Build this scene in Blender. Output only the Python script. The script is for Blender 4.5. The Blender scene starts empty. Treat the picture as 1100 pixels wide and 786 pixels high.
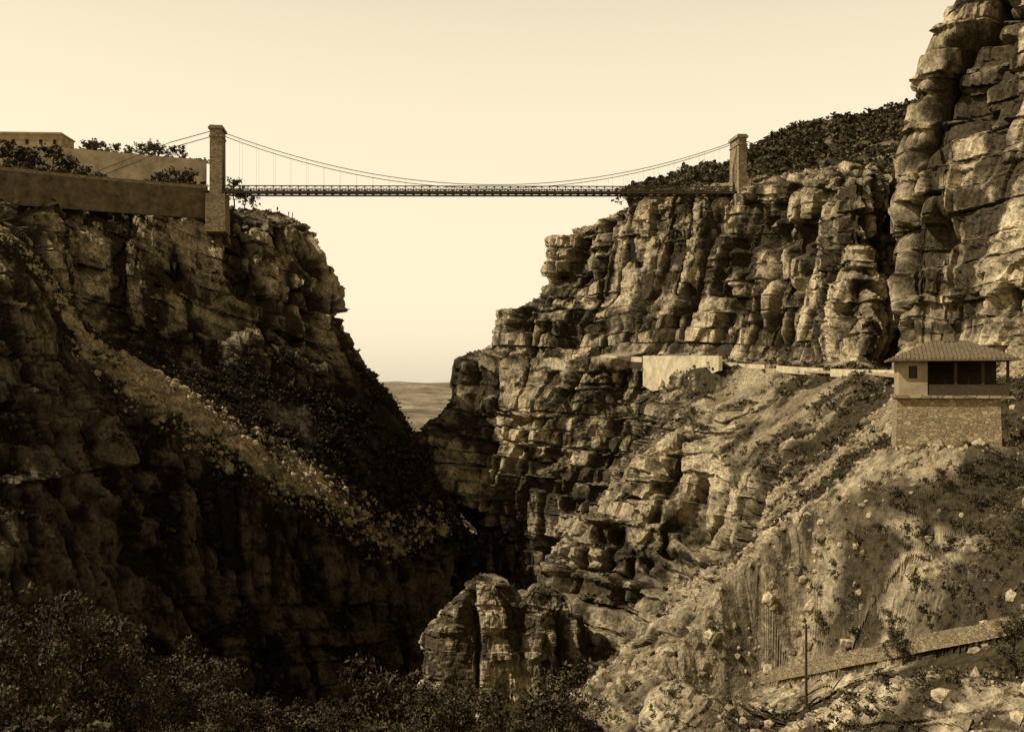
import bpy, bmesh, math, time
import numpy as np
from mathutils import Vector, Matrix
T0=time.time()
rng=np.random.default_rng(11)
Q=0.70
scene=bpy.context.scene
HZ=408.0
def S(u,v,d):
    # image coordinates: pixel column / pixel row / chosen depth -> metres
    return ((u-550)/1100*d, d, (HZ-v)/1100*d)

# ------------------------------------------------------------------ noise
M=0xffffffff
def hsh(a,b,c,seed=0):
    h=(a*374761393+b*668265263+c*1274126177+seed*974634777)&M
    h=((h^(h>>13))*1274126177)&M
    h=h^(h>>16)
    return (h/4294967296.0).astype(np.float32)
def vn(x,y,z,seed=0):
    xi=np.floor(x);yi=np.floor(y);zi=np.floor(z)
    fx=(x-xi).astype(np.float32);fy=(y-yi).astype(np.float32);fz=(z-zi).astype(np.float32)
    fx=fx*fx*(3-2*fx);fy=fy*fy*(3-2*fy);fz=fz*fz*(3-2*fz)
    xi=xi.astype(np.int64);yi=yi.astype(np.int64);zi=zi.astype(np.int64)
    r=0
    for dx in (0,1):
        wx=fx if dx else 1-fx
        for dy in (0,1):
            wy=fy if dy else 1-fy
            for dz in (0,1):
                wz=fz if dz else 1-fz
                r=r+hsh(xi+dx,yi+dy,zi+dz,seed)*wx*wy*wz
    return r-0.5
def fbm(P,s,o=4,seed=0,zs=1.0):
    r=0;a=1.0
    for k in range(o):
        r=r+a*vn(P[:,0]/s,P[:,1]/s,P[:,2]/(s*zs),seed+k*7)
        s*=0.49;a*=0.5
    return r
def sst(a,b,x):
    t=np.clip((x-a)/(b-a),0,1);return t*t*(3-2*t)
def lerp(a,b,t): return a+(b-a)*t

# ------------------------------------------------------------------ meshes
def mesh_np(name,V,Fc,col=None,mat=None,smooth=False,coll=None):
    me=bpy.data.meshes.new(name)
    V=np.asarray(V,np.float32);Fc=np.asarray(Fc,np.int32);k=Fc.shape[1]
    me.vertices.add(len(V));me.vertices.foreach_set('co',V.ravel())
    me.loops.add(Fc.size);me.loops.foreach_set('vertex_index',Fc.ravel())
    me.polygons.add(len(Fc));me.polygons.foreach_set('loop_start',np.arange(0,Fc.size,k,dtype=np.int32))
    me.polygons.foreach_set('loop_total',np.full(len(Fc),k,np.int32))
    me.polygons.foreach_set('use_smooth',np.full(len(Fc),smooth))
    me.update(calc_edges=True)
    if col is not None:
        at=me.color_attributes.new('Col','FLOAT_COLOR','POINT')
        c=np.ones((len(V),4),np.float32);c[:,:3]=col
        at.data.foreach_set('color',c.ravel())
    if mat: me.materials.append(mat)
    ob=bpy.data.objects.new(name,me);scene.collection.objects.link(ob)
    return ob
def gridfaces(ni,nj):
    i=np.arange(ni-1)[:,None];j=np.arange(nj-1)[None,:]
    a=(i*nj+j).ravel()
    return np.stack([a,a+1,a+nj+1,a+nj],1)
def gnormals(G):
    di=np.gradient(G,axis=0);dj=np.gradient(G,axis=1)
    n=np.cross(di,dj);n/=np.linalg.norm(n,axis=2,keepdims=True)+1e-9
    return n
def blur(A,r):
    for ax in (0,1):
        c=np.cumsum(np.concatenate([np.repeat(np.take(A,[0],ax),r+1,ax),A,np.repeat(np.take(A,[-1],ax),r,ax)],ax),axis=ax)
        n=A.shape[ax]
        A=(np.take(c,np.arange(2*r+1,2*r+1+n),ax)-np.take(c,np.arange(0,n),ax))/(2*r+1)
    return A

# ------------------------------------------------------------------ materials
def newmat(name):
    m=bpy.data.materials.new(name);m.use_nodes=True
    nt=m.node_tree;b=nt.nodes['Principled BSDF'];b.inputs['Roughness'].default_value=0.95
    b.inputs['Specular IOR Level'].default_value=0.05
    return m,nt,b
def N(nt,t,**k):
    n=nt.nodes.new(t)
    for a,v in k.items(): setattr(n,a,v)
    return n
def mat_rock(name,bscale=1.4,bstr=0.8,bdist=0.5):
    m,nt,b=newmat(name)
    at=N(nt,'ShaderNodeAttribute',attribute_name='Col')
    geo=N(nt,'ShaderNodeNewGeometry')
    n1=N(nt,'ShaderNodeTexNoise');n1.inputs['Scale'].default_value=bscale;n1.inputs['Detail'].default_value=4;n1.inputs['Roughness'].default_value=0.72
    nt.links.new(geo.outputs['Position'],n1.inputs['Vector'])
    mr=N(nt,'ShaderNodeMapRange');mr.inputs[1].default_value=0.32;mr.inputs[2].default_value=0.68;mr.inputs[3].default_value=0.4;mr.inputs[4].default_value=1.6
    nt.links.new(n1.outputs['Fac'],mr.inputs[0])
    vm=N(nt,'ShaderNodeVectorMath',operation='SCALE');nt.links.new(at.outputs['Color'],vm.inputs[0]);nt.links.new(mr.outputs[0],vm.inputs['Scale'])
    nt.links.new(vm.outputs[0],b.inputs['Base Color'])
    bp=N(nt,'ShaderNodeBump');bp.inputs['Strength'].default_value=bstr;bp.inputs['Distance'].default_value=bdist
    nt.links.new(n1.outputs['Fac'],bp.inputs['Height']);nt.links.new(bp.outputs[0],b.inputs['Normal'])
    return m
def mat_leaf(name):
    m,nt,b=newmat(name)
    at=N(nt,'ShaderNodeAttribute',attribute_name='Col')
    nt.links.new(at.outputs['Color'],b.inputs['Base Color'])
    return m
def mat_plain(name,col,scale=1.0,var=0.35,bump=0.3,dist=0.05):
    m,nt,b=newmat(name)
    tc=N(nt,'ShaderNodeTexCoord')
    n=N(nt,'ShaderNodeTexNoise');n.inputs['Scale'].default_value=scale;n.inputs['Detail'].default_value=7;n.inputs['Roughness'].default_value=0.65
    nt.links.new(tc.outputs['Object'],n.inputs['Vector'])
    r=N(nt,'ShaderNodeMapRange');r.inputs[1].default_value=0.3;r.inputs[2].default_value=0.7;r.inputs[3].default_value=1-var;r.inputs[4].default_value=1+var
    nt.links.new(n.outputs['Fac'],r.inputs[0])
    vm=N(nt,'ShaderNodeVectorMath',operation='SCALE');vm.inputs[0].default_value=col;nt.links.new(r.outputs[0],vm.inputs['Scale'])
    nt.links.new(vm.outputs[0],b.inputs['Base Color'])
    bp=N(nt,'ShaderNodeBump');bp.inputs['Strength'].default_value=bump;bp.inputs['Distance'].default_value=dist
    nt.links.new(n.outputs['Fac'],bp.inputs['Height']);nt.links.new(bp.outputs[0],b.inputs['Normal'])
    return m
def mat_rubble(name,col,scale=2.2):
    m,nt,b=newmat(name)
    tc=N(nt,'ShaderNodeTexCoord')
    mp=N(nt,'ShaderNodeMapping');mp.inputs['Scale'].default_value=(1,1,1.7);nt.links.new(tc.outputs['Object'],mp.inputs[0])
    v=N(nt,'ShaderNodeTexVoronoi');v.inputs['Scale'].default_value=scale;nt.links.new(mp.outputs[0],v.inputs['Vector'])
    e=N(nt,'ShaderNodeTexVoronoi',feature='DISTANCE_TO_EDGE');e.inputs['Scale'].default_value=scale;nt.links.new(mp.outputs[0],e.inputs['Vector'])
    bw=N(nt,'ShaderNodeRGBToBW');nt.links.new(v.outputs['Color'],bw.inputs[0])
    r=N(nt,'ShaderNodeMapRange');r.inputs[3].default_value=0.55;r.inputs[4].default_value=1.35;nt.links.new(bw.outputs[0],r.inputs[0])
    r2=N(nt,'ShaderNodeMapRange');r2.inputs[1].default_value=0;r2.inputs[2].default_value=0.09;r2.inputs[3].default_value=0.5;r2.inputs[4].default_value=1;nt.links.new(e.outputs['Distance'],r2.inputs[0])
    mu=N(nt,'ShaderNodeMath',operation='MULTIPLY');nt.links.new(r.outputs[0],mu.inputs[0]);nt.links.new(r2.outputs[0],mu.inputs[1])
    vm=N(nt,'ShaderNodeVectorMath',operation='SCALE');vm.inputs[0].default_value=col;nt.links.new(mu.outputs[0],vm.inputs['Scale'])
    nt.links.new(vm.outputs[0],b.inputs['Base Color'])
    bp=N(nt,'ShaderNodeBump');bp.inputs['Strength'].default_value=0.8;bp.inputs['Distance'].default_value=0.08
    nt.links.new(r2.outputs[0],bp.inputs['Height']);nt.links.new(bp.outputs[0],b.inputs['Normal'])
    return m
ROCK=mat_rock('limestone_rock',1.3,0.85,0.5)
SLOPE=mat_rock('limestone_slope',2.6,0.9,0.3)
FAR=mat_rock('valley_ground',0.01,0.5,10)
LEAF=mat_leaf('foliage')
BARK=mat_plain('bark',(0.07,0.05,0.028),6)
MASON=mat_rubble('ashlar_masonry',(0.30,0.227,0.128),1.1)
RUBBLE=mat_rubble('rubble_masonry',(0.34,0.25,0.135),2.6)
PATHM=mat_rubble('path_wall_stone',(0.27,0.2,0.11),3.2)
WHITE=mat_plain('limewashed_wall',(0.52,0.42,0.25),0.35,0.35)
PLASTER=mat_plain('plaster',(0.32,0.24,0.135),0.4,0.35)
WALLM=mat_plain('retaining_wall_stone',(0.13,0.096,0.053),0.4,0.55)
TERR=mat_plain('terrace_stone',(0.28,0.213,0.12),0.25,0.5)
IRON=mat_plain('painted_iron',(0.11,0.086,0.048),2,0.2)
TILE=mat_plain('roof_tiles',(0.15,0.112,0.062),3,0.4,0.6,0.1)
DARK=mat_plain('dark_opening',(0.02,0.015,0.008),2)
WOOD=mat_plain('weathered_wood',(0.06,0.045,0.025),8)
WATER=mat_plain('river_water',(0.04,0.03,0.018),0.2)
DUST=mat_plain('dusty_road',(0.38,0.295,0.17),0.6,0.3)

# ------------------------------------------------------------------ terrain
def loft(ctrl,q=1.0,skip=1,cap=280):
    C=np.asarray(ctrl,np.float64);ni,nj,_=C.shape;P=C[...,:3]
    D=np.linalg.norm(P,axis=2)
    li=np.linalg.norm(P[1:]-P[:-1],axis=2)/(0.5*(D[1:]+D[:-1]))*1024
    lj=np.linalg.norm(P[:,1:]-P[:,:-1],axis=2)/(0.5*(D[:,1:]+D[:,:-1]))*1024
    si=[int(np.clip(q*np.median(li[i,skip:]),6,cap)) for i in range(ni-1)]
    sj=[int(np.clip(q*np.median(lj[:,j]),6,cap)) for j in range(nj-1)]
    rows=[]
    for j in range(nj-1):
        t=(np.arange(sj[j])/sj[j])[None,:,None]
        rows.append(C[:,j][:,None]*(1-t)+C[:,j+1][:,None]*t)
    rows.append(C[:,-1:]);R=np.concatenate(rows,1)
    out=[]
    for i in range(ni-1):
        p0=R[max(i-1,0)];p1=R[i];p2=R[i+1];p3=R[min(i+2,ni-1)]
        t=(np.arange(si[i])/si[i])[:,None,None]
        c=0.5*((2*p1)+(-p0+p2)*t+(2*p0-5*p1+4*p2-p3)*t*t+(-p0+3*p1-3*p2+p3)*t**3)
        out.append(c)
    out.append(R[-1:]);return np.concatenate(out,0)

def blocks(P,zz,h,w,seed,rot):
    zc=zz/h+0.5*vn(zz/h*0.6,P[:,0]/(w*5),P[:,1]/(w*5),seed)
    k=np.floor(zc);f=(zc-k).astype(np.float32);k=k.astype(np.int64)
    z0=k*0
    off=hsh(k,z0,z0,seed)*w*3
    c,s=math.cos(rot),math.sin(rot)
    wx=vn(P[:,0]/w*0.6,P[:,1]/w*0.6,zz/h*0.3,seed+3)*w*1.3
    a=np.floor((P[:,0]*c+P[:,1]*s+off+wx)/w).astype(np.int64)
    b=np.floor((-P[:,0]*s+P[:,1]*c+off*0.7-wx)/(w*1.3)).astype(np.int64)
    return hsh(a,b,k,seed+1)-0.5, hsh(k,z0,z0,seed+2)-0.5, f
def terrain(G,w,amp=1.0,vegseed=5,light=1.0,veg=0.5,N0=None,butt=5.0,lay=1.0,vert=1.0,terr=1.0,soilm=None,glight=1.0,dip=0.05,flat=None,zshade=None):
    ni,nj=G.shape[:2]
    if N0 is None:
        n=gnormals(G);
        if (n*(-G)).sum(2).mean()<0:n=-n
        n=blur(n,6)
    else:n=N0
    P=G.reshape(-1,3).copy();n=n.reshape(-1,3).copy();w=np.clip(w.reshape(-1),0,1)
    D=np.linalg.norm(P,axis=1);sc=np.clip(D/220,0.22,1.0)*amp
    s2=np.clip(D/130,0.5,1.0)*amp;s3=np.clip(D/70,0.8,1)*amp
    w=np.clip(w+0.85*fbm(P,18,4,vegseed+40)*sst(0.02,0.25,w)*(1-0.6*sst(.9,1,w)),0,1)
    fl=1.0
    if flat is not None:
        fl=1-0.93*sst(0.45,0.9,flat.reshape(-1));w=w*(0.15+0.85*fl)
    h=n.copy();h[:,2]*=0.25;h/=np.linalg.norm(h,axis=1,keepdims=True)+1e-6
    zz=P[:,2]+dip*P[:,0]+6*vn(P[:,0]/70,P[:,1]/70,P[:,2]/200,3)+1.2*vn(P[:,0]/16,P[:,1]/16,P[:,2]/20,4)
    b0,l0,f0=blocks(P,zz,26.0,7.5,10,0.6)      # tall joint-bounded pillars
    b1,l1,f1=blocks(P,zz,9.0,9.0,20,0.35)
    b2,l2,f2=blocks(P,zz,3.4,3.6,30,0.8)
    b3,l3,f3=blocks(P,zz,1.3,1.5,50,0.15)
    b4,l4,f4=blocks(P,zz,0.55,0.7,57,0.5)
    ver=fbm(P,9,3,60,zs=5.0)
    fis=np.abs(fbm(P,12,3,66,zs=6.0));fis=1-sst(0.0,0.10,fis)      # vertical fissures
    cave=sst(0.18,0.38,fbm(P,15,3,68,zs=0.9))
    laym=sst(-0.3,0.2,fbm(P,45,2,77))*lay
    blk=0.5+0.75*sst(-0.25,0.25,fbm(P,30,3,78))        # massive walls versus broken rock
    d=sc*(butt*fbm(P,34,3,70,zs=3.0)+vert*(3.8*b0*blk+3.2*ver-3.8*fis)+2.2*b1*blk+laym*2.0*l1)
    d+=blk*(s2*(1.5*b2+laym*1.2*l2)+s3*(0.8*b3+laym*0.5*l3)+0.3*b4)
    d+= sc*(laym*(-1.2*sst(0.8,1.0,f1)-0.8*sst(0.75,1.0,f2))-4.8*cave*vert)
    P+=h*(d*w*fl)[:,None]
    # bedding ledges
    tm=sst(-0.15,0.2,fbm(P,14,3,79))
    q=zz/5.0;f=q-np.floor(q)
    P[:,2]+=(5.0*(sst(0.5,1.0,f)-f)*w*0.75*np.maximum(sc,0.4*amp))*terr*np.clip(laym*1.5,0.3,1)
    q=zz/1.7+0.5*vn(P[:,0]/9,P[:,1]/9,P[:,2]/9,81);f=q-np.floor(q)
    P[:,2]+=(1.7*(sst(0.55,1.0,f)-f)*np.clip(w*1.2,0,1)*0.75*s2)*terr*tm
    g=(1-w*0.7)*fl
    P[:,2]+=g*(sc*(3.5*fbm(P,24,3,80)+1.6*fbm(P,5,4,85))+0.4*fbm(P,1.6,3,86))
    Gd=P.reshape(ni,nj,3)
    nf=gnormals(Gd);
    nz=np.abs(nf[...,2]).reshape(-1)
    tone=0.50+0.5*b2*blk+0.35*b1*blk+0.35*b3+0.2*b4+0.6*fbm(P,40,3,90)+0.25*b0+0.3*laym*l2+0.75*fbm(P,3,3,93)
    streak=fbm(P,5,3,95,zs=7)
    tone=np.clip(tone-0.85*sst(-0.03,0.32,streak)-0.7*fis-0.7*cave-0.25*laym*sst(0.75,1.0,f2),0,1)[:,None]  # streaks stain the rock; shade in fissures and caves painted into tone
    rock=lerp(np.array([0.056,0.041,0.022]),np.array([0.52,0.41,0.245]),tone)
    vm=sst(-0.12,0.16,fbm(P,13,4,vegseed)+0.4*fbm(P,3.0,3,vegseed+9)+(veg-0.5)*0.8)
    so_=0
    if soilm is not None:
        so_=sst(0.72,0.98,soilm.reshape(-1)+0.45*fbm(P,7,4,99))*(soilm.reshape(-1)>0.02);vm=vm*(1-so_)
    vm=vm[:,None]
    soil=lerp(np.array([0.17,0.128,0.073]),np.array([0.40,0.315,0.183]),np.clip(0.42+1.3*fbm(P,6,5,97),0,1)[:,None])
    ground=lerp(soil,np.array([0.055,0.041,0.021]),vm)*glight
    fr=(sst(0.2,0.5,w)*(1-0.7*sst(0.74,0.94,nz)))[:,None]
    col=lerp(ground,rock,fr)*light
    if zshade is not None:
        col=col*lerp(zshade[2],1.0,sst(zshade[0],zshade[1],P[:,2]+12*fbm(P,30,2,98)))[:,None]  # deep shade of the lower bank painted into the colour by height
    if soilm is not None:
        scree=soil*(0.85+1.1*np.clip(0.5+1.5*fbm(P,1.6,2,101),0,1))[:,None]
        col=lerp(col,scree,(so_*0.9*(1-0.5*sst(.5,.9,w)))[:,None])
    return Gd,w,nz,col,vm[:,0]

def tab(rows,wts):
    out=[]
    for r,ws in zip(rows,wts):
        out.append([S(*p)+(w,) for p,w in zip(r,ws)])
    return out
def offset(p,dx,dy,z,w): return (p[0]+dx,p[1]+dy,z,w)

# ---- left bank of the gorge (rows: foot of wall, cliff top, cliff base, slope, shelf, shelf edge, crag, crag foot, bottom)
Lw=[.5,1,1,.12,.0,.7,1,.8,.3]
Lr=[
 [(-260,205,235),(-260,225,225),(-260,240,215),(-260,245,205),(-260,235,195),(-260,245,180),(-260,400,170),(-240,560,150),(-200,800,140)],
 [(0,208,290),(0,215,280),(0,232,265),(0,242,250),(0,247,235),(-5,285,215),(0,400,200),(20,560,180),(60,820,170)],
 [(80,212,312),(80,222,310),(98,345,300),(102,356,285),(100,366,250),(82,396,232),(92,440,225),(110,600,205),(150,800,190)],
 [(160,216,322),(165,234,320),(200,346,312),(208,405,296),(215,438,262),(195,475,246),(200,590,236),(215,680,225),(250,800,215)],
 [(232,222,336),(255,236,334),(290,348,325),(300,420,308),(335,520,280),(315,550,262),(315,640,255),(330,700,248),(350,790,240)],
 [(262,224,350),(325,245,350),(362,352,345),(390,430,332),(425,585,302),(410,612,288),(405,680,282),(410,720,275),(420,780,265)],
 [(290,228,380),(336,250,375),(366,356,372),(423,430,370),(490,562,340),(498,592,325),(480,650,318),(475,700,310),(480,760,300)],
 [(270,247,430),(290,265,430),(330,360,430),(400,432,420),(500,572,380),(565,580,365),(560,620,355),(545,680,340),(540,740,330)],
 [(120,272,520),(160,287,520),(230,360,520),(330,430,500),(470,565,430),(560,588,400),(570,620,390),(565,680,380),(560,740,370)],
]
Lsoil=[[0,0,0,.5,.7,0],[0,0,0,.5,.85,0],[0,0,0,.2,1,.5],[0,0,0,0,1.1,.6],[0,0,.0,0,1.0,.5],[0,0,0,0,.8,.5],[0,0,0,0,.7,.3],[0]*6,[0]*6]
Lc=tab(Lr,[Lw]*9)
full=[]
for c,so_ in zip(Lc,Lsoil):
    so_=so_+[0]*3
    c=[p+(s,) for p,s in zip(c,so_)]
    a=offset(c[0],-260,240,64,0)+(0,);b=offset(c[0],-6,14,60.3,0)+(0,);bot=(c[-1][0]+12,c[-1][1]+5,-106,0.3,0)
    full.append([a,b]+c+[bot])
LG=loft(full,Q);
Gl,wl,nzl,cl,vl=terrain(LG[...,:3],LG[...,3],0.95,5,0.85,0.74,butt=5,lay=0.9,vert=1.2,soilm=np.clip(LG[...,4],0,1.1),glight=0.6,dip=0.35,zshade=(-5,26,0.32))
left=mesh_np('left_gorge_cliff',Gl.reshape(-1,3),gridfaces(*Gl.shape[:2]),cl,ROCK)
print('L',Gl.shape,time.time()-T0)

# ---- right bank
Rr=[
 [(640,300,560),(640,330,550),(620,345,548),(600,372,540),(590,377,530),(560,400,520),(500,440,510),(455,480,500),(470,530,480),(540,575,470)],
 [(594,260,430),(584,321,425),(542,335,415),(539,374,412),(490,386,400),(485,430,398),(440,468,390),(458,512,375),(520,556,362),(560,590,350)],
 [(640,240,400),(628,318,392),(620,335,385),(615,372,378),(598,382,368),(570,430,362),(530,490,352),(520,530,348),(550,560,345),(590,605,340)],
 [(672,224,384),(665,314,378),(665,332,372),(655,376,362),(645,384,352),(640,400,349),(625,470,338),(600,530,330),(590,575,325),(592,625,318)],
 [(705,212,368),(695,310,362),(695,330,358),(692,378,348),(697,390,334),(700,420,330),(690,470,318),(655,540,305),(625,590,298),(600,650,290)],
 [(790,207,340),(775,300,334),(775,320,330),(775,384,322),(765,392,290),(755,417,287),(700,478,250),(655,530,243),(580,600,234),(555,710,222)],
 [(835,200,320),(825,295,314),(825,315,310),(825,388,304),(815,396,268),(810,412,266),(785,500,222),(778,590,216),(700,618,206),(640,730,194)],
 [(880,195,303),(875,290,298),(875,310,295),(875,388,286),(868,399,247),(868,409,245),(835,530,168),(805,590,160),(735,640,150),(700,760,144)],
 [(928,190,280),(928,288,272),(928,306,268),(930,388,250),(920,401,214),(920,411,212),(885,545,132),(845,600,124),(780,670,114),(735,790,106)],
 [(965,186,335),(962,288,330),(960,306,328),(962,391,300),(965,403,188),(965,412,186),(932,560,104),(885,605,97),(822,695,86),(770,830,78)],
 [(1100,180,260),(1100,285,250),(1100,305,245),(1110,392,190),(1100,416,104),(1100,428,100),(1090,560,70),(1020,640,60),(950,720,54),(880,860,50)],
 [(1400,180,200),(1400,285,190),(1400,305,180),(1400,385,140),(1400,430,75),(1400,440,72),(1400,600,48),(1300,700,42),(1200,800,38),(1100,1000,34)],
]
RB=[(690,268,600),(622,262,470),(657,238,440),(684,220,420),(716,203,402),(800,190,385),(840,185,365),(885,181,345),(928,179,335),(970,178,370),(1100,175,300),(1400,170,260)]
a1=[1,1,.8,1,.3,.9,1,1,1,.9]
Rw=[a1,a1,a1,a1,a1,[1,1,.8,1,.3,.3,.7,1,1,1],[1,1,.8,1,.2,.05,.55,1,1,1],[1,1,.8,1,.1,.05,.5,1,1,1],[1,1,1,1,.1,.05,.4,1,1,1],[1,1,1,.9,.1,.05,.35,1,1,1],[1,1,1,.5,.02,.02,.06,.45,.8,.9],[1,1,1,.3,.02,.02,.15,.4,.7,.7]]
Rc=tab(Rr,Rw);full=[]
for ci,(c,b) in enumerate(zip(Rc,RB)):
    b=S(*b)+(.6,)
    a=(b[0]+120,b[1]+260,b[2]+4,0)
    zb=-106 if c[-1][1]>70 else -60
    row=[a,b]+c+[(c[-1][0]-12,c[-1][1]-4,zb,0.4)]
    fv=[0]*len(row)
    if ci>=3: fv[5]=0.75;fv[6]=1.0
    full.append([p+(f,) for p,f in zip(row,fv)])
RG=loft(full,Q)
# knoll carrying the pavilion
PX,PY=35.3,83.0
dd=np.hypot(RG[...,0]-PX,(RG[...,1]-PY))
pad=-5.7-np.maximum(0,dd-5.5)*0.9
m=(RG[...,1]<150)&(RG[...,2]<2)
RG[...,2]=np.where(m,np.maximum(RG[...,2],pad),RG[...,2])
RG[...,3]=np.where(m,RG[...,3]*np.clip((dd-8)/6,0,1),RG[...,3])
Gr,wr,nzr,cr,vr=terrain(RG[...,:3],RG[...,3],1.0,15,0.95,0.58,flat=RG[...,4],butt=6,vert=1.15,lay=1.0)
# bench cut for the walled path, a straight line climbing the near slope
PA=np.array([20.0,84.0,-24.2]);PB=np.array([31.6,47.1,-9.2])
ab=PB[:2]-PA[:2];L2=(ab**2).sum()
tt=((Gr[...,0]-PA[0])*ab[0]+(Gr[...,1]-PA[1])*ab[1])/L2
tc_=np.clip(tt,0,1)
dist=np.hypot(Gr[...,0]-(PA[0]+tc_*ab[0]),Gr[...,1]-(PA[1]+tc_*ab[1]))
zl=PA[2]+tc_*(PB[2]-PA[2])
side=-((Gr[...,0]-PA[0])*ab[1]-(Gr[...,1]-PA[1])*ab[0])/math.sqrt(L2)      # >0 uphill side
k_=np.where(side<0,(1-sst(4.0,10.0,dist))*sst(-0.06,0.05,tt),(1-sst(1.5,4.5,dist))*sst(-0.01,0.14,tt))
k_=k_*(Gr[...,1]<120)
down=zl-1.1-0.62*np.clip(-side,0,12)
rough=np.clip(Gr[...,2]-blur(Gr[...,2],5),-0.6,0.6)
cand=np.where(side<-0.2,np.minimum(Gr[...,2],down+rough),np.where(side<1.6,np.maximum(zl-0.1,np.minimum(Gr[...,2],zl+0.2)),np.minimum(np.maximum(Gr[...,2],zl-0.1),zl-0.1+1.2*(side-1.6)+rough)))
Gr[...,2]=Gr[...,2]*(1-k_)+cand*k_
right=mesh_np('right_gorge_cliff',Gr.reshape(-1,3),gridfaces(*Gr.shape[:2]),cr,ROCK)
print('R',Gr.shape,time.time()-T0)

# ---- great cliff
gv=[-120,-40,0,48,90,160,230,300,350,398]
gu=[[1150,1130,1115,1100,1085,1080,1075,1070,1070,1070],[1098,1064,1040,1005,990,972,963,958,968,974],[1130,1112,1090,1062,1048,1036,1030,1030,1035,1035],
    [1180,1150,1130,1115,1110,1105,1100,1100,1105,1105],[1290]*10,[1500]*10]
gd=[300,208,186,170,145,125]
full=[]
for us,d in zip(gu,gd):
    c=[S(u,v,d+ (350-v)*0.03)+(1.0,) for u,v in zip(us,gv)]
    full.append([(c[0][0]+60,c[0][1]+90,c[0][2]+8,0.3)]+c+[(c[-1][0],c[-1][1]-2,-12,1)])
GG=loft(full,Q*1.1,cap=300)
Gg,wg,nzg,cg,vg=terrain(GG[...,:3],GG[...,3],0.95,25,1.0,0.3,butt=5,lay=0.7,vert=1.3)
great=mesh_np('towering_rock_cliff',Gg.reshape(-1,3),gridfaces(*Gg.shape[:2]),cg,ROCK)
print('G',Gg.shape,time.time()-T0)

# ---- small outcrop in the gorge
def outcrop(name,c,r,seed,n=150,light=1.0):
    th=np.linspace(0,2*math.pi,2*n)[:,None];ph=np.linspace(0.0,math.pi*0.62,n)[None,:]
    nx=np.cos(th)*np.sin(ph);ny=np.sin(th)*np.sin(ph);nz=np.cos(ph)*np.ones_like(th)
    n0=np.stack([nx,ny,nz],2)
    G=n0*np.array(r)+np.array(c)
    g,w,z,col,v=terrain(G,np.full(G.shape[:2],0.95),0.85,seed,light,0.45,N0=n0,butt=11,lay=0.4,terr=0.7,vert=0.9)
    return mesh_np(name,g.reshape(-1,3),gridfaces(*g.shape[:2]),col,ROCK)
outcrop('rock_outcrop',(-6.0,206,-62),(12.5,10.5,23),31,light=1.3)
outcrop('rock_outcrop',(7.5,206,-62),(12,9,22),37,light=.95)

# ---- foreground slope under the viewpoint
xs=np.linspace(-150,70,260);ys=np.concatenate([np.linspace(-60,75,170),np.linspace(77,150,40)])
X,Y=np.meshgrid(xs,ys,indexing='ij')
Z=-2.5-0.37*Y+0.22*np.maximum(0,-X-8)-np.maximum(0,Y-72)*1.6
Z=np.where(Y<0,-2.5-0.1*Y,Z)
Z=np.maximum(Z,-108)
FG=np.stack([X,Y,Z],2)
Gf,wf,nzf,cf,vf=terrain(FG,np.full(X.shape,0.0),1.0,45,0.8,0.7,N0=np.dstack([X*0,X*0,X*0+1]))
mesh_np('foreground_slope',Gf.reshape(-1,3),gridfaces(*Gf.shape[:2]),cf,SLOPE)

# ---- valley ground to the horizon
th=np.linspace(0,2*math.pi,240);rr=np.concatenate([[0],np.geomspace(60,45000,150)])
TH,RR=np.meshgrid(th,rr,indexing='ij')
X=np.cos(TH)*RR;Y=np.sin(TH)*RR
P=np.stack([X.ravel(),Y.ravel(),X.ravel()*0],1)
z=-112+np.clip((RR.ravel()-900)/2500,0,1)*(150*fbm(P,1500,5,5)-20)
z=np.minimum(z,-30-0.0*z)
P[:,2]=z
vc=np.clip(0.5+2.0*fbm(P,260,4,9),0,1)[:,None]
colv=lerp(np.array([0.13,0.10,0.06]),np.array([0.26,0.205,0.125]),vc)  # aerial haze put into the ground colour as lighter tones
mesh_np('ground',P,gridfaces(240,151),colv,FAR)
# river strip
rv=[(-55,60),(-40,150),(-25,230),(-8,330),(5,400),(10,600),(-60,900)]
V=[];Fs=[]
for i,(x,y) in enumerate(rv):
    V+=[(x-9,y,-104),(x+9,y,-104)]
    if i: Fs.append((2*i-2,2*i-1,2*i+1,2*i))
mesh_np('river',V,Fs,None,WATER)

# ---- wooded hill behind the right bank
hu=[675,710,745,780,810,850,885,930,980,1100,1350];hr=[212,200,184,178,160,140,130,124,112,100,90];hf=[214,212,206,204,202,200,198,196,192,190,190]
full=[]
for u,r_,f_ in zip(hu,hr,hf):
    p=S(u,r_,520);f=S(u,f_,385)
    full.append([(p[0]+60,p[1]+420,40,0),(p[0]+20,p[1]+60,p[2]-6,0),p+(0,),(0.5*(p[0]+f[0]),0.5*(p[1]+f[1]),0.5*(p[2]+f[2])+3,0),f+(0,),(f[0],f[1]-10,f[2]-25,0)])
HG=loft(full,0.25)
Gh,wh,nzh,ch,vh=terrain(HG[...,:3],HG[...,3],1.0,55,0.7,0.9)
mesh_np('hill',Gh.reshape(-1,3),gridfaces(*Gh.shape[:2]),ch,SLOPE)
print('terrain',time.time()-T0)

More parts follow.
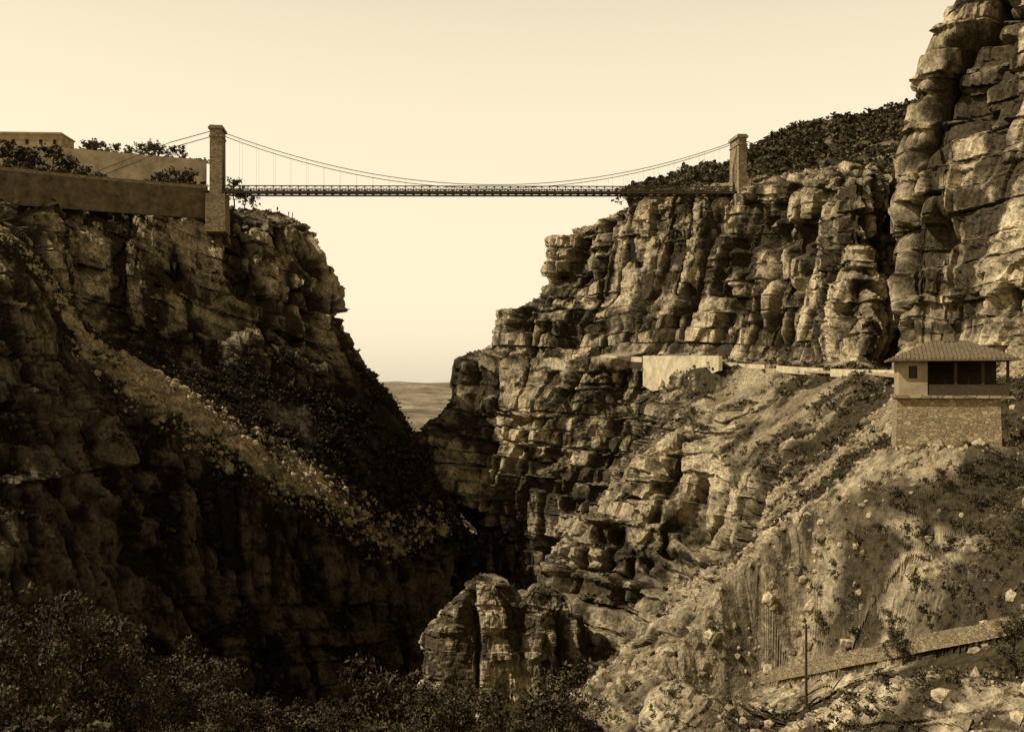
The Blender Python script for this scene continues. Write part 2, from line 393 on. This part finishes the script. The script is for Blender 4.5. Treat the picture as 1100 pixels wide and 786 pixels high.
# ------------------------------------------------------------------ foliage
def leafcloud(n,size,seed,clumps=7,flat=0.75):
    r=np.random.default_rng(seed)
    cc=r.normal(size=(clumps,3))*0.5;cc[:,2]=np.abs(cc[:,2])*0.7+0.1
    idx=r.integers(0,clumps,n)
    d=r.normal(size=(n,3));d/=np.linalg.norm(d,axis=1,keepdims=True)
    p=cc[idx]+d*(0.42*r.random((n,1))**0.4);p[:,2]*=flat
    a=r.normal(size=(n,3));a/=np.linalg.norm(a,axis=1,keepdims=True)
    b=np.cross(a,r.normal(size=(n,3)));b/=np.linalg.norm(b,axis=1,keepdims=True)
    s=size*(0.5+r.random((n,1)))
    V=np.stack([p-a*s-b*s*.5,p+a*s-b*s*.6,p+a*s*.8+b*s*.6,p-a*s*.7+b*s*.5],1).reshape(-1,3)
    t=np.clip(0.5+0.35*r.normal(size=n)+0.3*(r.random(clumps)[idx]-.5)*2,0,1)
    return V,np.repeat(t,4)
LD=np.array([0.026,0.019,0.010]);LL=np.array([0.12,0.093,0.048])
def scatter(name,pts,rad,tmpls,light=1.0):
    n=len(pts);Vs=[];Cs=[];k=rng.integers(0,len(tmpls),n);ang=rng.random(n)*6.28;tn=0.65+0.8*rng.random(n)
    for ti,(V,t) in enumerate(tmpls):
        m=np.where(k==ti)[0]
        if not len(m):continue
        c=np.cos(ang[m])[:,None];s=np.sin(ang[m])[:,None]
        x=V[None,:,0]*c-V[None,:,1]*s;y=V[None,:,0]*s+V[None,:,1]*c;z=np.broadcast_to(V[None,:,2],x.shape)
        W=np.stack([x,y,z],2)*rad[m][:,None,None]+pts[m][:,None,:]
        Vs.append(W.reshape(-1,3))
        col=lerp(LD,LL,t[:,None])[None]*tn[m][:,None,None]*light
        Cs.append(col.reshape(-1,3))
    V=np.concatenate(Vs);C=np.concatenate(Cs)
    return mesh_np(name,V,np.arange(len(V)).reshape(-1,4),C,LEAF)
far_t=[leafcloud(26,0.22,s) for s in range(5)]
mid_t=[leafcloud(100,0.12,s+20) for s in range(5)]
near_t=[leafcloud(350,0.065,s+40) for s in range(4)]
def pick_pts(G,w,nz,veg,n,wmax=0.6,cond=None,vpow=1.5,base=0.08):
    di=np.gradient(G,axis=0);dj=np.gradient(G,axis=1)
    A=np.linalg.norm(np.cross(di,dj),axis=2).reshape(-1)
    P=G.reshape(-1,3)
    pr=A*np.clip((wmax-w)/wmax,0.0,1)*(base+veg**vpow)*(nz>0.3)
    if cond is not None: pr=pr*cond(P)
    pr/=pr.sum()
    return P[rng.choice(len(P),n,p=pr)]
inview=lambda P:(np.abs(P[:,0])<P[:,1]*0.56)&(P[:,1]<560)&(P[:,2]>-100)
offpath=((dist>2.2)|(side>2.0)).reshape(-1)
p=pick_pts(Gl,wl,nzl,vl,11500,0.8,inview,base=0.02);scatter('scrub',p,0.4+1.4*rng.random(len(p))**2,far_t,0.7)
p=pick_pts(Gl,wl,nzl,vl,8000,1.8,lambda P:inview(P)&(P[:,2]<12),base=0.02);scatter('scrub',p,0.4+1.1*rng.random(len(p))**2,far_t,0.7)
p=pick_pts(Gr,wr,nzr,vr,6000,0.8,lambda P:inview(P)&(P[:,1]>150));scatter('scrub',p,0.35+1.2*rng.random(len(p))**2,far_t)
p=pick_pts(Gr,wr,nzr,vr,6500,1.6,lambda P:inview(P)&(P[:,1]>130));scatter('scrub',p,0.35+0.9*rng.random(len(p))**2,far_t)
p=pick_pts(Gr,wr,nzr,vr,7500,1.6,lambda P:inview(P)&(P[:,1]<=150)&offpath);scatter('scrub',p,0.12+0.65*rng.random(len(p))**3,mid_t)
p=pick_pts(Gh,wh,nzh,vh*0+1,3200,9,lambda P:(P[:,1]<620)&(P[:,0]<320));scatter('hillside_wood',p,2.0+2.4*rng.random(len(p)),far_t,0.9)
p=pick_pts(Gf,wf,nzf,vf,300,9,lambda P:(P[:,1]>30)&(P[:,1]<76)&(np.abs(P[:,0])<P[:,1]*0.6));scatter('undergrowth',p,0.6+1.5*rng.random(len(p)),near_t,0.8)

# loose stones on slope
def rocks(name,pts,rad):
    ico=bmesh.new();bmesh.ops.create_icosphere(ico,subdivisions=1,radius=1)
    B=np.array([v.co[:] for v in ico.verts]);Fc=np.array([[v.index for v in f.verts] for f in ico.faces]);ico.free()
    n=len(pts);J=B[None]*(0.65+0.7*rng.random((n,len(B),1)))*(0.6+0.8*rng.random((n,1,3)))
    V=J*rad[:,None,None]+pts[:,None,:]
    FF=Fc[None]+(np.arange(n)*len(B))[:,None,None]
    c=np.repeat((0.5+0.8*rng.random(n))[:,None]*np.array([[0.38,0.295,0.17]]),len(B),0)
    return mesh_np(name,V.reshape(-1,3),FF.reshape(-1,3),c,SLOPE)
p=pick_pts(Gr,wr,nzr,1-vr,16000,2,lambda P:inview(P)&(P[:,1]<=190),0.5);rocks('loose_stones',p,0.06+0.45*rng.random(len(p))**4)
sl_=np.clip(LG[...,4].reshape(-1),0,1)
p=pick_pts(Gl,wl,nzl,sl_,3500,2,lambda P:inview(P)&(sl_>0.6),3.0,0.0);rocks('loose_stones',p,0.25+0.8*rng.random(len(p))**4)

# trees
def tube(V,Fs,pts,rad,k=7):
    base=len(V)
    for i,(p,r) in enumerate(zip(pts,rad)):
        p=Vector(p);d=(Vector(pts[min(i+1,len(pts)-1)])-Vector(pts[max(i-1,0)])).normalized()
        a=d.orthogonal().normalized();b=d.cross(a)
        for j in range(k):
            t=2*math.pi*j/k;V.append(tuple(p+a*math.cos(t)*r+b*math.sin(t)*r))
        if i:
            for j in range(k):
                o=base+(i-1)*k;Fs.append((o+j,o+(j+1)%k,o+k+(j+1)%k,o+k+j))
def tree_mesh(seed,h=7.0,nl=3300,leaf=0.13,spread=0.42,cl=0.10,hi=1.0):
    r=np.random.default_rng(seed);V=[];Fs=[]
    tr=[(0,0,-0.6)];x=y=0
    for i in range(1,6):
        x+=r.normal()*0.18;y+=r.normal()*0.18;tr.append((x,y,h*0.15*i))
    tube(V,Fs,tr,[h*0.03,h*0.026,h*0.022,h*0.017,h*0.012,h*0.006])
    tips=[]
    for i in range(16):
        s=r.integers(1,6);p=np.array(tr[s]);a=r.random()*6.28;L=h*spread*(0.5+0.7*r.random())*(1.15-s*0.12)
        d=np.array([math.cos(a),math.sin(a),0.35+0.8*r.random()]);d/=np.linalg.norm(d)
        q=p+d*L*0.5+r.normal(size=3)*0.15;e=p+d*L+np.array([0,0,0.1*L])
        tube(V,Fs,[tuple(p),tuple(q),tuple(e)],[h*0.011,h*0.007,h*0.003],5);tips+=[q,e]
    nb=len(Fs);tips=np.array(tips+[np.array(tr[-1])])
    cr=(0.35+r.random(len(tips)))*h*cl
    idx=r.integers(0,len(tips),nl);d=r.normal(size=(nl,3));d/=np.linalg.norm(d,axis=1,keepdims=True)
    p=tips[idx]+d*cr[idx][:,None]*(r.random((nl,1))**0.45)*np.array([1.2,1.2,0.8])
    a=r.normal(size=(nl,3));a/=np.linalg.norm(a,axis=1,keepdims=True)
    b=np.cross(a,r.normal(size=(nl,3)));b/=np.linalg.norm(b,axis=1,keepdims=True)
    s=leaf*(0.4+r.random((nl,1)))
    LV=np.stack([p-a*s,p-b*s*.45,p+a*s,p+b*s*.45],1).reshape(-1,3)
    nv=len(V);VV=np.concatenate([np.array(V),LV])
    FF=np.concatenate([np.array(Fs),np.arange(len(LV)).reshape(-1,4)+nv])
    t=np.clip(0.4+0.3*r.normal(size=nl)+0.9*hi*(r.random(len(tips))[idx]-.5),0,1.8)
    C=np.concatenate([np.tile([[0.06,0.045,0.025]],(nv,1)),np.repeat(lerp(LD,LL,t[:,None]),4,0)])
    ob=mesh_np('tree',VV,FF,C,BARK);me=ob.data;me.materials.append(LEAF)
    mi=np.ones(len(FF),np.int32);mi[:nb]=0;me.polygons.foreach_set('material_index',mi)
    bpy.data.objects.remove(ob);return me
TM=[tree_mesh(s) for s in range(5)]
TF=[tree_mesh(s+10,5,420,0.33,0.5,0.11) for s in range(4)]
def put_tree(p,s,far=False,i=[0]):
    me=(TF if far else TM)[i[0]%(4 if far else 5)];i[0]+=1
    o=bpy.data.objects.new('tree',me);scene.collection.objects.link(o)
    o.location=p;o.scale=(s,s,s*(0.85+0.3*rng.random()));o.rotation_euler=(0,0,rng.random()*6.28);return o
def zat(G,x,y):
    P=G.reshape(-1,3);return float(P[np.argmin((P[:,0]-x)**2+(P[:,1]-y)**2),2])
for k in range(34):
    u=-40+k*20+rng.normal()*9;d=44+26*rng.random()
    vt=np.interp(u,[-50,60,140,220,330,450,540,660],[650,655,705,745,750,745,755,762])+rng.normal()*18
    x=(u-550)/1100*d;z=zat(Gf,x,d);top=(HZ-vt)/1100*d
    put_tree((x,d,z-0.2),float(np.clip((top-z)/6.4,0.35,1.5)))
def on_terrain(G,u,v,dmax=200):
    P=G.reshape(-1,3);d=P[:,1];uu=550+P[:,0]/d*1100;vv=HZ-P[:,2]/d*1100
    c=(uu-u)**2+(vv-v)**2+(d>dmax)*1e9
    m=np.where(c<c.min()+9)[0];return P[m[np.argmin(d[m])]]
def on_brow(G,u,d0,d1):
    P=G.reshape(-1,3);m=np.where((P[:,1]>d0)&(P[:,1]<d1)&(np.abs(550+P[:,0]/np.maximum(P[:,1],1)*1100-u)<1.5))[0]
    return P[m[np.argmax(P[m,2]/P[m,1])]]
for u,v,s in [(968,712,.42),(955,708,.36),(1088,725,.5),(1095,585,.28),(672,470,1.0),(690,470,.8),(1010,530,.3),(1040,520,.25),(745,470,.5)]:
    q=on_terrain(Gr,u,v,330 if u<760 else 200);put_tree(tuple(q),s)
# trees on the town side
for u,v,d,s in [(18,192,322,2.4),(35,192,330,2.6),(55,194,333,2.5),(78,198,335,2.2),(2,192,322,2.5),(92,200,336,1.7),(185,204,338,1.6),(205,205,338,1.5),(175,204,338,1.5),(195,204,338,1.5),
                (92,166,372,1.3),(105,166,372,1.5),(122,166,372,1.3),(138,167,374,1.2),(150,168,374,1.3),(165,168,372,1.4),(182,168,372,1.3),(195,168,372,1.1),(112,166,376,1.4),(172,168,376,1.4),(99,166,376,1.4),(158,168,376,1.3),(252,214,345,1.8),(262,218,347,1.4),(272,222,350,1.1),
                (722,206,398,1.4),(738,202,400,1.6),(752,200,398,1.7),(770,198,392,1.7),(825,200,365,1.2),(840,198,365,1.0)]:
    put_tree(S(u,v+6,d),s,True)
print('veg',time.time()-T0)

# ------------------------------------------------------------------ people on the brow by the bridge
CLOTH=mat_plain('dark_cloth',(0.03,0.022,0.013),5)
def person(p,yaw,s=1.0):
    me=bpy.data.meshes.new('person');bm=bmesh.new()
    J=[(0,0,.95),(0,0,1.2),(0,0,1.42),(0,0,1.52),(0,0,1.72),(.19,0,1.4),(.25,.02,1.12),(.24,.1,.86),(-.19,0,1.4),(-.26,.02,1.12),(-.2,.12,.88),(.1,0,.9),(.12,.03,.48),(.12,0,.05),(.12,.15,.03),(-.1,0,.9),(-.12,-.02,.48),(-.13,-.05,.05),(-.13,.1,.03)]
    R=[.17,.16,.17,.06,.11,.08,.06,.04,.08,.06,.04,.11,.08,.06,.05,.11,.08,.06,.05]
    E=[(0,1),(1,2),(2,3),(3,4),(2,5),(5,6),(6,7),(2,8),(8,9),(9,10),(0,11),(11,12),(12,13),(13,14),(0,15),(15,16),(16,17),(17,18)]
    vs=[bm.verts.new(j) for j in J]
    for a,b in E: bm.edges.new((vs[a],vs[b]))
    bm.to_mesh(me);bm.free();o=bpy.data.objects.new('person',me);scene.collection.objects.link(o)
    o.modifiers.new('skin','SKIN')
    if me.skin_vertices:
        for v,r in zip(me.skin_vertices[0].data,R): v.radius=(r,r)
        me.skin_vertices[0].data[0].use_root=True
    o.modifiers.new('sub','SUBSURF').levels=1
    me.materials.append(CLOTH);o.location=p;o.rotation_euler=(0,0,yaw);o.scale=(s,s,s)
    return o
for u,yw in [(299,0.4),(311,-1.0),(315,2.0)]:
    q=on_brow(Gl,u,325,410);person(tuple(q),yw,1.15)

# ------------------------------------------------------------------ built things
def empty(name,loc=(0,0,0),rot=0):
    e=bpy.data.objects.new(name,None);scene.collection.objects.link(e);e.location=loc;e.rotation_euler=(0,0,rot);return e
def from_bm(bm,name,mat,parent=None):
    bmesh.ops.recalc_face_normals(bm,faces=bm.faces[:])
    me=bpy.data.meshes.new(name);bm.to_mesh(me);bm.free();me.materials.append(mat)
    o=bpy.data.objects.new(name,me);scene.collection.objects.link(o)
    if parent:o.parent=parent
    return o
def box(bm,c,s,taper=1.0):
    r=bmesh.ops.create_cube(bm,size=1.0)
    for v in r['verts']:
        k=taper if v.co.z>0 else 1
        v.co=Vector((c[0]+v.co.x*s[0]*k,c[1]+v.co.y*s[1]*k,c[2]+v.co.z*s[2]))
def beam(bm,p,q,a,b=None):
    b=b or a;p=Vector(p);q=Vector(q);d=q-p;L=d.length;r=bmesh.ops.create_cube(bm,size=1.0)
    Mx=Matrix.Translation((p+q)/2)@d.to_track_quat('X','Z').to_matrix().to_4x4()
    for v in r['verts']: v.co=Mx@Vector((v.co.x*L,v.co.y*a,v.co.z*b))
def strip(name,pts,th,mat,coping=None):
    bm=bmesh.new();prev=None
    for i,p in enumerate(pts):
        a=pts[max(i-1,0)];b=pts[min(i+1,len(pts)-1)]
        d=Vector((b[0]-a[0],b[1]-a[1],0)).normalized();n=Vector((-d.y,d.x,0))*th/2
        c=Vector((p[0],p[1],0))
        ring=[bm.verts.new(c+n+Vector((0,0,p[3]))),bm.verts.new(c-n+Vector((0,0,p[3]))),bm.verts.new(c-n+Vector((0,0,p[2]))),bm.verts.new(c+n+Vector((0,0,p[2])))]
        if prev:
            for k in range(4): bm.faces.new((prev[k],prev[(k+1)%4],ring[(k+1)%4],ring[k]))
        else: bm.faces.new(ring)
        prev=ring
    bm.faces.new(prev[::-1])
    return from_bm(bm,name,mat)

# bridge, local x along deck
A=Vector((-93.4,325,60.0));B=Vector((76.2,345,63.4))
yaw=math.atan2(B.y-A.y,B.x-A.x);SP=(Vector((B.x-A.x,B.y-A.y))).length;rise=B.z-A.z
br=empty('suspension_bridge',A,yaw)
dz=lambda x:rise*x/SP
def tower(nm,x0,hgt,thick,wd,below):
    z0=dz(x0);bm=bmesh.new()
    prof=[(-wd/2,-1.5),(-2.3,-1.5),(-2.3,7.0)]+[(-2.3*math.cos(t),7.0+2.3*math.sin(t)) for t in np.linspace(0.3,math.pi-0.3,9)]+[(2.3,7.0),(2.3,-1.5),(wd/2,-1.5),(wd/2-0.5,hgt),(-wd/2+0.5,hgt)]
    fr=[bm.verts.new((x0-thick/2,p[0],z0+p[1])) for p in prof];bk=[bm.verts.new((x0+thick/2,p[0],z0+p[1])) for p in prof]
    bm.faces.new(fr);bm.faces.new(bk[::-1]);n=len(prof)
    for i in range(n): bm.faces.new((fr[i],bk[i],bk[(i+1)%n],fr[(i+1)%n]))
    bmesh.ops.triangulate(bm,faces=[f for f in bm.faces if len(f.verts)>4])
    from_bm(bm,nm+'_portal',MASON,br)
    bm=bmesh.new()
    box(bm,(x0,0,z0+hgt+0.35),(thick+1.0,wd-0.2,0.7));box(bm,(x0,0,z0+hgt+0.95),(thick+0.3,wd-0.9,0.5));box(bm,(x0,0,z0+hgt-2.2),(thick+0.5,wd-0.3,0.4))
    from_bm(bm,nm+'_cornice',MASON,br)
    bm=bmesh.new();box(bm,(x0,0,z0-1.6-below/2),(thick+2.6,wd+1.5,below),0.93);from_bm(bm,nm+'_pier',MASON,br)
tower('left_tower',0,18.8,3.7,8.2,12);tower('right_tower',SP,17.2,2.8,9.6,8)
bm=bmesh.new()
x1,x2=2.0,SP-2.2;n=64;st=(x2-x1)/n
for sgn in (-1,1):
    y=sgn*3.0
    beam(bm,(x1,y,dz(x1)+1.05),(x2,y,dz(x2)+1.05),0.3,0.3);beam(bm,(x1,y,dz(x1)-1.0),(x2,y,dz(x2)-1.0),0.34,0.48)
    for i in range(n+1):
        x=x1+i*st;beam(bm,(x,y,dz(x)-.9),(x,y,dz(x)+.92),0.22,0.22)
        if i<n:
            xb=x+st;beam(bm,(x,y,dz(x)-.9),(xb,y,dz(xb)+.92),0.14);beam(bm,(x,y,dz(x)+.92),(xb,y,dz(xb)-.9),0.14)
from_bm(bm,'stiffening_truss',IRON,br)
bm=bmesh.new();beam(bm,(x1-6,0,dz(x1-6)-0.5),(x2+2,0,dz(x2+2)-0.5),5.6,0.25)
for i in range(n+1):
    x=x1+i*st;beam(bm,(x,-2.8,dz(x)-0.9),(x,2.8,dz(x)-0.9),0.24,0.5)
from_bm(bm,'deck',IRON,br)
bm=bmesh.new();xm=SP*0.515
def cab(x):
    return (dz(x)+1.5+(17.6-0.5)*((x-xm)/xm)**2) if x<xm else dz(x)+1.5+(16.0-0.5)*((x-xm)/(SP-xm))**2
for y in (-3.1,3.1):
    pr=None
    for i in range(73):
        x=SP*i/72;p=(x,y,cab(x))
        if pr:beam(bm,pr,p,0.19)
        pr=p
    for i in range(2,n,2):
        x=x1+i*st
        if cab(x)-dz(x)>1.9: beam(bm,(x,y,dz(x)+1.1),(x,y,cab(x)),0.035)
    beam(bm,(0,y,18.6),(-14,y,14.2),0.2);beam(bm,(-14,y,14.2),(-42,y,2.0),0.16);beam(bm,(SP,y,dz(SP)+17),(SP+34,y,dz(SP)+3.0),0.2)
from_bm(bm,'cables',IRON,br)

# town side walls
W=[(-110,175,270),(0,183,290),(80,191,305),(160,198,317),(223,203,325)]
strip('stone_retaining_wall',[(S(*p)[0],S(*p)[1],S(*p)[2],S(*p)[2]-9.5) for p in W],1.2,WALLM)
strip('parapet_wall',[(S(*p)[0],S(*p)[1]+0.1,S(*p)[2]+1.0,S(*p)[2]+0.01) for p in W],0.5,MASON)
# upper terrace
bm=bmesh.new()
tp=[(-120,150,350),(62,158,350),(150,166,350),(222,172,350)]
fr=[S(*p) for p in tp];zt=[p[2] for p in fr]
vs=[bm.verts.new((x,y,z)) for x,y,z in fr]+[bm.verts.new((x-30,y+70,z)) for x,y,z in fr[::-1]]
lo=[bm.verts.new((v.co.x,v.co.y,57)) for v in vs];bm.faces.new(vs);n_=len(vs)
for i in range(n_): bm.faces.new((vs[i],vs[(i+1)%n_],lo[(i+1)%n_],lo[i]))
bmesh.ops.triangulate(bm,faces=[f for f in bm.faces if len(f.verts)>4])
from_bm(bm,'terrace_wall',TERR)
hp=np.array([S(u,v+3,d) for u,v,d in zip(np.linspace(70,222,90)+rng.normal(size=90)*2,np.interp(np.linspace(70,222,90),[62,150,222],[158,166,172]),352+3*rng.random(90))])
scatter('hedge',hp,0.8+1.3*rng.random(90),far_t)
hu_=np.concatenate([rng.uniform(-10,110,80),rng.uniform(160,222,40)])
hp=np.array([S(u,np.interp(u,[0,80,160,223],[183,191,198,203])-1,np.interp(u,[0,80,160,223],[293,308,320,328])+6) for u in hu_])
scatter('hedge',hp,1.0+1.8*rng.random(120),far_t)
def house(name,c,s,yaw,nw,mat=PLASTER):
    e=empty(name,c,yaw)
    bm=bmesh.new();box(bm,(0,0,s[2]/2),s);from_bm(bm,'walls',mat,e)
    bm=bmesh.new();box(bm,(0,0,s[2]+0.25),(s[0]+0.8,s[1]+0.8,0.5));box(bm,(0,0,s[2]+0.7),(s[0]-0.4,s[1]-0.4,0.4));from_bm(bm,'roof_cornice',mat,e)
    bm=bmesh.new()
    for i in range(nw):
        x=-s[0]/2+s[0]*(i+.5)/nw
        for zf in ((0.3,0.7) if s[2]>6 else (0.5,)): box(bm,(x,-s[1]/2-0.02,s[2]*zf),(1.1,0.12,1.7))
    from_bm(bm,'windows',DARK,e);return e
p=S(10,160,372);house('flat_roofed_building',(p[0]-8,p[1]+4,p[2]-4),(54,12,9.0),0.05,11)
p=S(810,205,350);house('stone_hut',(p[0]+4,p[1],p[2]-2),(6,5,4),0.1,2)

# corniche road walls
wp=[(690,340,414),(700,333,420),(718,322,416),(740,308,408),(757,298,403),(766,290,400),(770,284,398)]
strip('white_retaining_wall',[(S(u,0,d)[0],d-5,(HZ-382.5)/1100*d,(HZ-v)/1100*d) for u,d,v in wp],1.0,WHITE)
def parapet(us,gap=0.0):
    pts=[]
    for u,v,d in us: x,y,z=S(u,v,d);pts.append((x,y,z+0.8,z-0.9))
    return strip('road_parapet',pts,0.5,WHITE)
parapet([(645,384,354),(665,385,348),(690,386,338)])
parapet([(776,392,286),(800,394,276),(822,395,266)]);parapet([(835,396,261),(862,398,249),(885,399,238)]);parapet([(893,400,230),(925,401,212),(962,402,190)])
rd=[]
for u,v,d in [(640,384,356),(690,388,341),(765,391.5,293),(815,395.5,270),(868,398.5,249),(920,400,220),(962,401.5,193),(1100,415.5,107)]:
    x,y,z=S(u,v,d);rd.append((x+1,y+4,z+0.25,z-0.3))
strip('road',rd,5.5,DUST)

# wall along the path on the near slope
pts=[]
for t in np.linspace(0,1,26):
    c=PA+(PB-PA)*t;pts.append((c[0]-0.15+0.1*math.sin(t*31),c[1]-0.15,c[2]+0.25+0.07*math.sin(t*57),c[2]-0.8))
strip('path_wall',pts,0.5,PATHM)
q=on_terrain(Gr,864,756,130);s_=q[1]/1100
bm=bmesh.new();bmesh.ops.create_cone(bm,cap_ends=True,segments=8,radius1=0.11,radius2=0.08,depth=88*s_+0.6)
bmesh.ops.translate(bm,verts=bm.verts[:],vec=(0,0,44*s_-0.3));box(bm,(0,0,84*s_),(0.5,0.08,0.08));box(bm,(0.2,0,84*s_+.12),(0.07,0.07,0.16));box(bm,(-0.2,0,84*s_+.12),(0.07,0.07,0.16))
o=from_bm(bm,'wooden_pole',WOOD);o.location=tuple(q)

# pavilion
pv=empty('stone_pavilion',(PX,PY,-5.9),-0.30);pv.scale=(0.93,0.93,0.93)
bm=bmesh.new();box(bm,(-0.3,0,2.35),(8.3,7,4.9),0.97);box(bm,(-0.3,0,-1.5),(8.6,7.3,3));from_bm(bm,'stone_base',RUBBLE,pv)
bm=bmesh.new();box(bm,(0.1,0,4.93),(9.2,7.5,0.22));from_bm(bm,'floor_slab',MASON,pv)
bm=bmesh.new()
box(bm,(-3.05,-3.2,5.75),(2.3,0.3,1.42));box(bm,(-3.8,-3.2,7.0),(0.8,0.3,1.1));box(bm,(-2.3,-3.2,7.0),(0.8,0.3,1.1));box(bm,(-3.05,-3.2,7.8),(2.3,0.3,0.5))
box(bm,(-4.05,-0.1,6.55),(0.3,5.9,3.0));box(bm,(-2.05,-0.1,6.55),(0.3,5.9,3.0));box(bm,(4.3,0,5.55),(0.25,6.4,1.0))
from_bm(bm,'upper_walls',PLASTER,pv)
bm=bmesh.new();box(bm,(1.3,-3.2,5.5),(6.2,0.22,0.9));box(bm,(0.2,3.0,6.55),(8.2,0.3,3.0));from_bm(bm,'veranda_walls',WOOD,pv)
bm=bmesh.new()
for x in (0.3,2.4,4.3): box(bm,(x,-3.2,7.0),(0.22,0.24,2.1))
box(bm,(1.2,-3.2,7.95),(6.4,0.24,0.2));box(bm,(-3.05,-3.12,7.0),(0.7,0.05,1.1))
for x in (-0.5,1.3,3.3): box(bm,(x,-3.1,6.2),(0.05,0.05,0.6))
from_bm(bm,'posts',WOOD,pv)
bm=bmesh.new()
ev=[(-5.0,-4.2,8.1),(5.2,-4.2,8.1),(5.2,4.2,8.1),(-5.0,4.2,8.1)];rd=[(-1.4,0,9.75),(1.6,0,9.75)]
v=[bm.verts.new(p) for p in ev];lw=[bm.verts.new((p[0],p[1],7.95)) for p in ev];r=[bm.verts.new(p) for p in rd]
bm.faces.new((v[0],v[1],r[1],r[0]));bm.faces.new((v[1],v[2],r[1]));bm.faces.new((v[2],v[3],r[0],r[1]));bm.faces.new((v[3],v[0],r[0]));bm.faces.new(lw[::-1])
for i in range(4): bm.faces.new((lw[i],lw[(i+1)%4],v[(i+1)%4],v[i]))
box(bm,(0.1,0,10.0),(0.9,0.9,0.7),0.8)
from_bm(bm,'hip_roof',TILE,pv)
bm=bmesh.new();x=-5.0
while x<5.2:
    top=min(max((x+5.0)/3.6,0),1) if x<-1.4 else (1 if x<1.6 else max((5.2-x)/3.6,0))
    beam(bm,(x,-4.2,8.14),(x,-4.2+4.2*top+0.01,8.14+1.65*top),0.12,0.08);x+=0.33
from_bm(bm,'tile_rows',TILE,pv)

# ------------------------------------------------------------------ light
az=math.radians(-102);el=math.radians(46)   # azimuth from +Y, clockwise
sd=Vector((math.sin(az)*math.cos(el),math.cos(az)*math.cos(el),math.sin(el)))
sl=bpy.data.lights.new('sun','SUN');sl.energy=5.0;sl.angle=math.radians(0.5);sl.color=(1.0,0.95,0.84)
so=bpy.data.objects.new('sun',sl);scene.collection.objects.link(so);so.rotation_euler=(-sd).to_track_quat('-Z','Y').to_euler()
wd=bpy.data.worlds.new('World');scene.world=wd;wd.use_nodes=True;nt=wd.node_tree;bg=nt.nodes['Background']
sk=nt.nodes.new('ShaderNodeTexSky');sk.sky_type='NISHITA';sk.sun_disc=False;sk.sun_elevation=el;sk.sun_rotation=az;sk.air_density=1.0;sk.dust_density=2.5
bw=nt.nodes.new('ShaderNodeRGBToBW');nt.links.new(sk.outputs[0],bw.inputs[0])
# sepia hazy sky: luminance compressed, bright towards the horizon, zenith dimmed to deepen shadows
dv=nt.nodes.new('ShaderNodeMath');dv.operation='DIVIDE';dv.inputs[1].default_value=2.5;nt.links.new(bw.outputs[0],dv.inputs[0])
pw_=nt.nodes.new('ShaderNodeMath');pw_.operation='POWER';pw_.inputs[1].default_value=0.2;nt.links.new(dv.outputs[0],pw_.inputs[0])
tc=nt.nodes.new('ShaderNodeTexCoord');sx=nt.nodes.new('ShaderNodeSeparateXYZ');nt.links.new(tc.outputs['Generated'],sx.inputs[0])
mr=nt.nodes.new('ShaderNodeMapRange');mr.interpolation_type='SMOOTHSTEP';mr.inputs[1].default_value=0.22;mr.inputs[2].default_value=0.8;mr.inputs[3].default_value=9.9;mr.inputs[4].default_value=0.6
nt.links.new(sx.outputs['Z'],mr.inputs[0])
ml=nt.nodes.new('ShaderNodeMath');ml.operation='MULTIPLY';nt.links.new(mr.outputs[0],ml.inputs[0]);nt.links.new(pw_.outputs[0],ml.inputs[1])
vm=nt.nodes.new('ShaderNodeVectorMath');vm.operation='SCALE';vm.inputs[0].default_value=(1.0,0.865,0.62);nt.links.new(ml.outputs[0],vm.inputs['Scale'])
nt.links.new(vm.outputs[0],bg.inputs['Color']);bg.inputs['Strength'].default_value=0.10
cam=bpy.data.cameras.new('camera');co=bpy.data.objects.new('camera',cam);scene.collection.objects.link(co)
cam.lens=36;cam.sensor_width=36;cam.shift_y=15/1100;cam.clip_start=0.5;cam.clip_end=80000
co.location=(0,0,0);co.rotation_euler=(math.radians(90),0,0);scene.camera=co
scene.view_settings.view_transform='Standard';scene.view_settings.look='None';scene.view_settings.exposure=0
print('done',time.time()-T0)
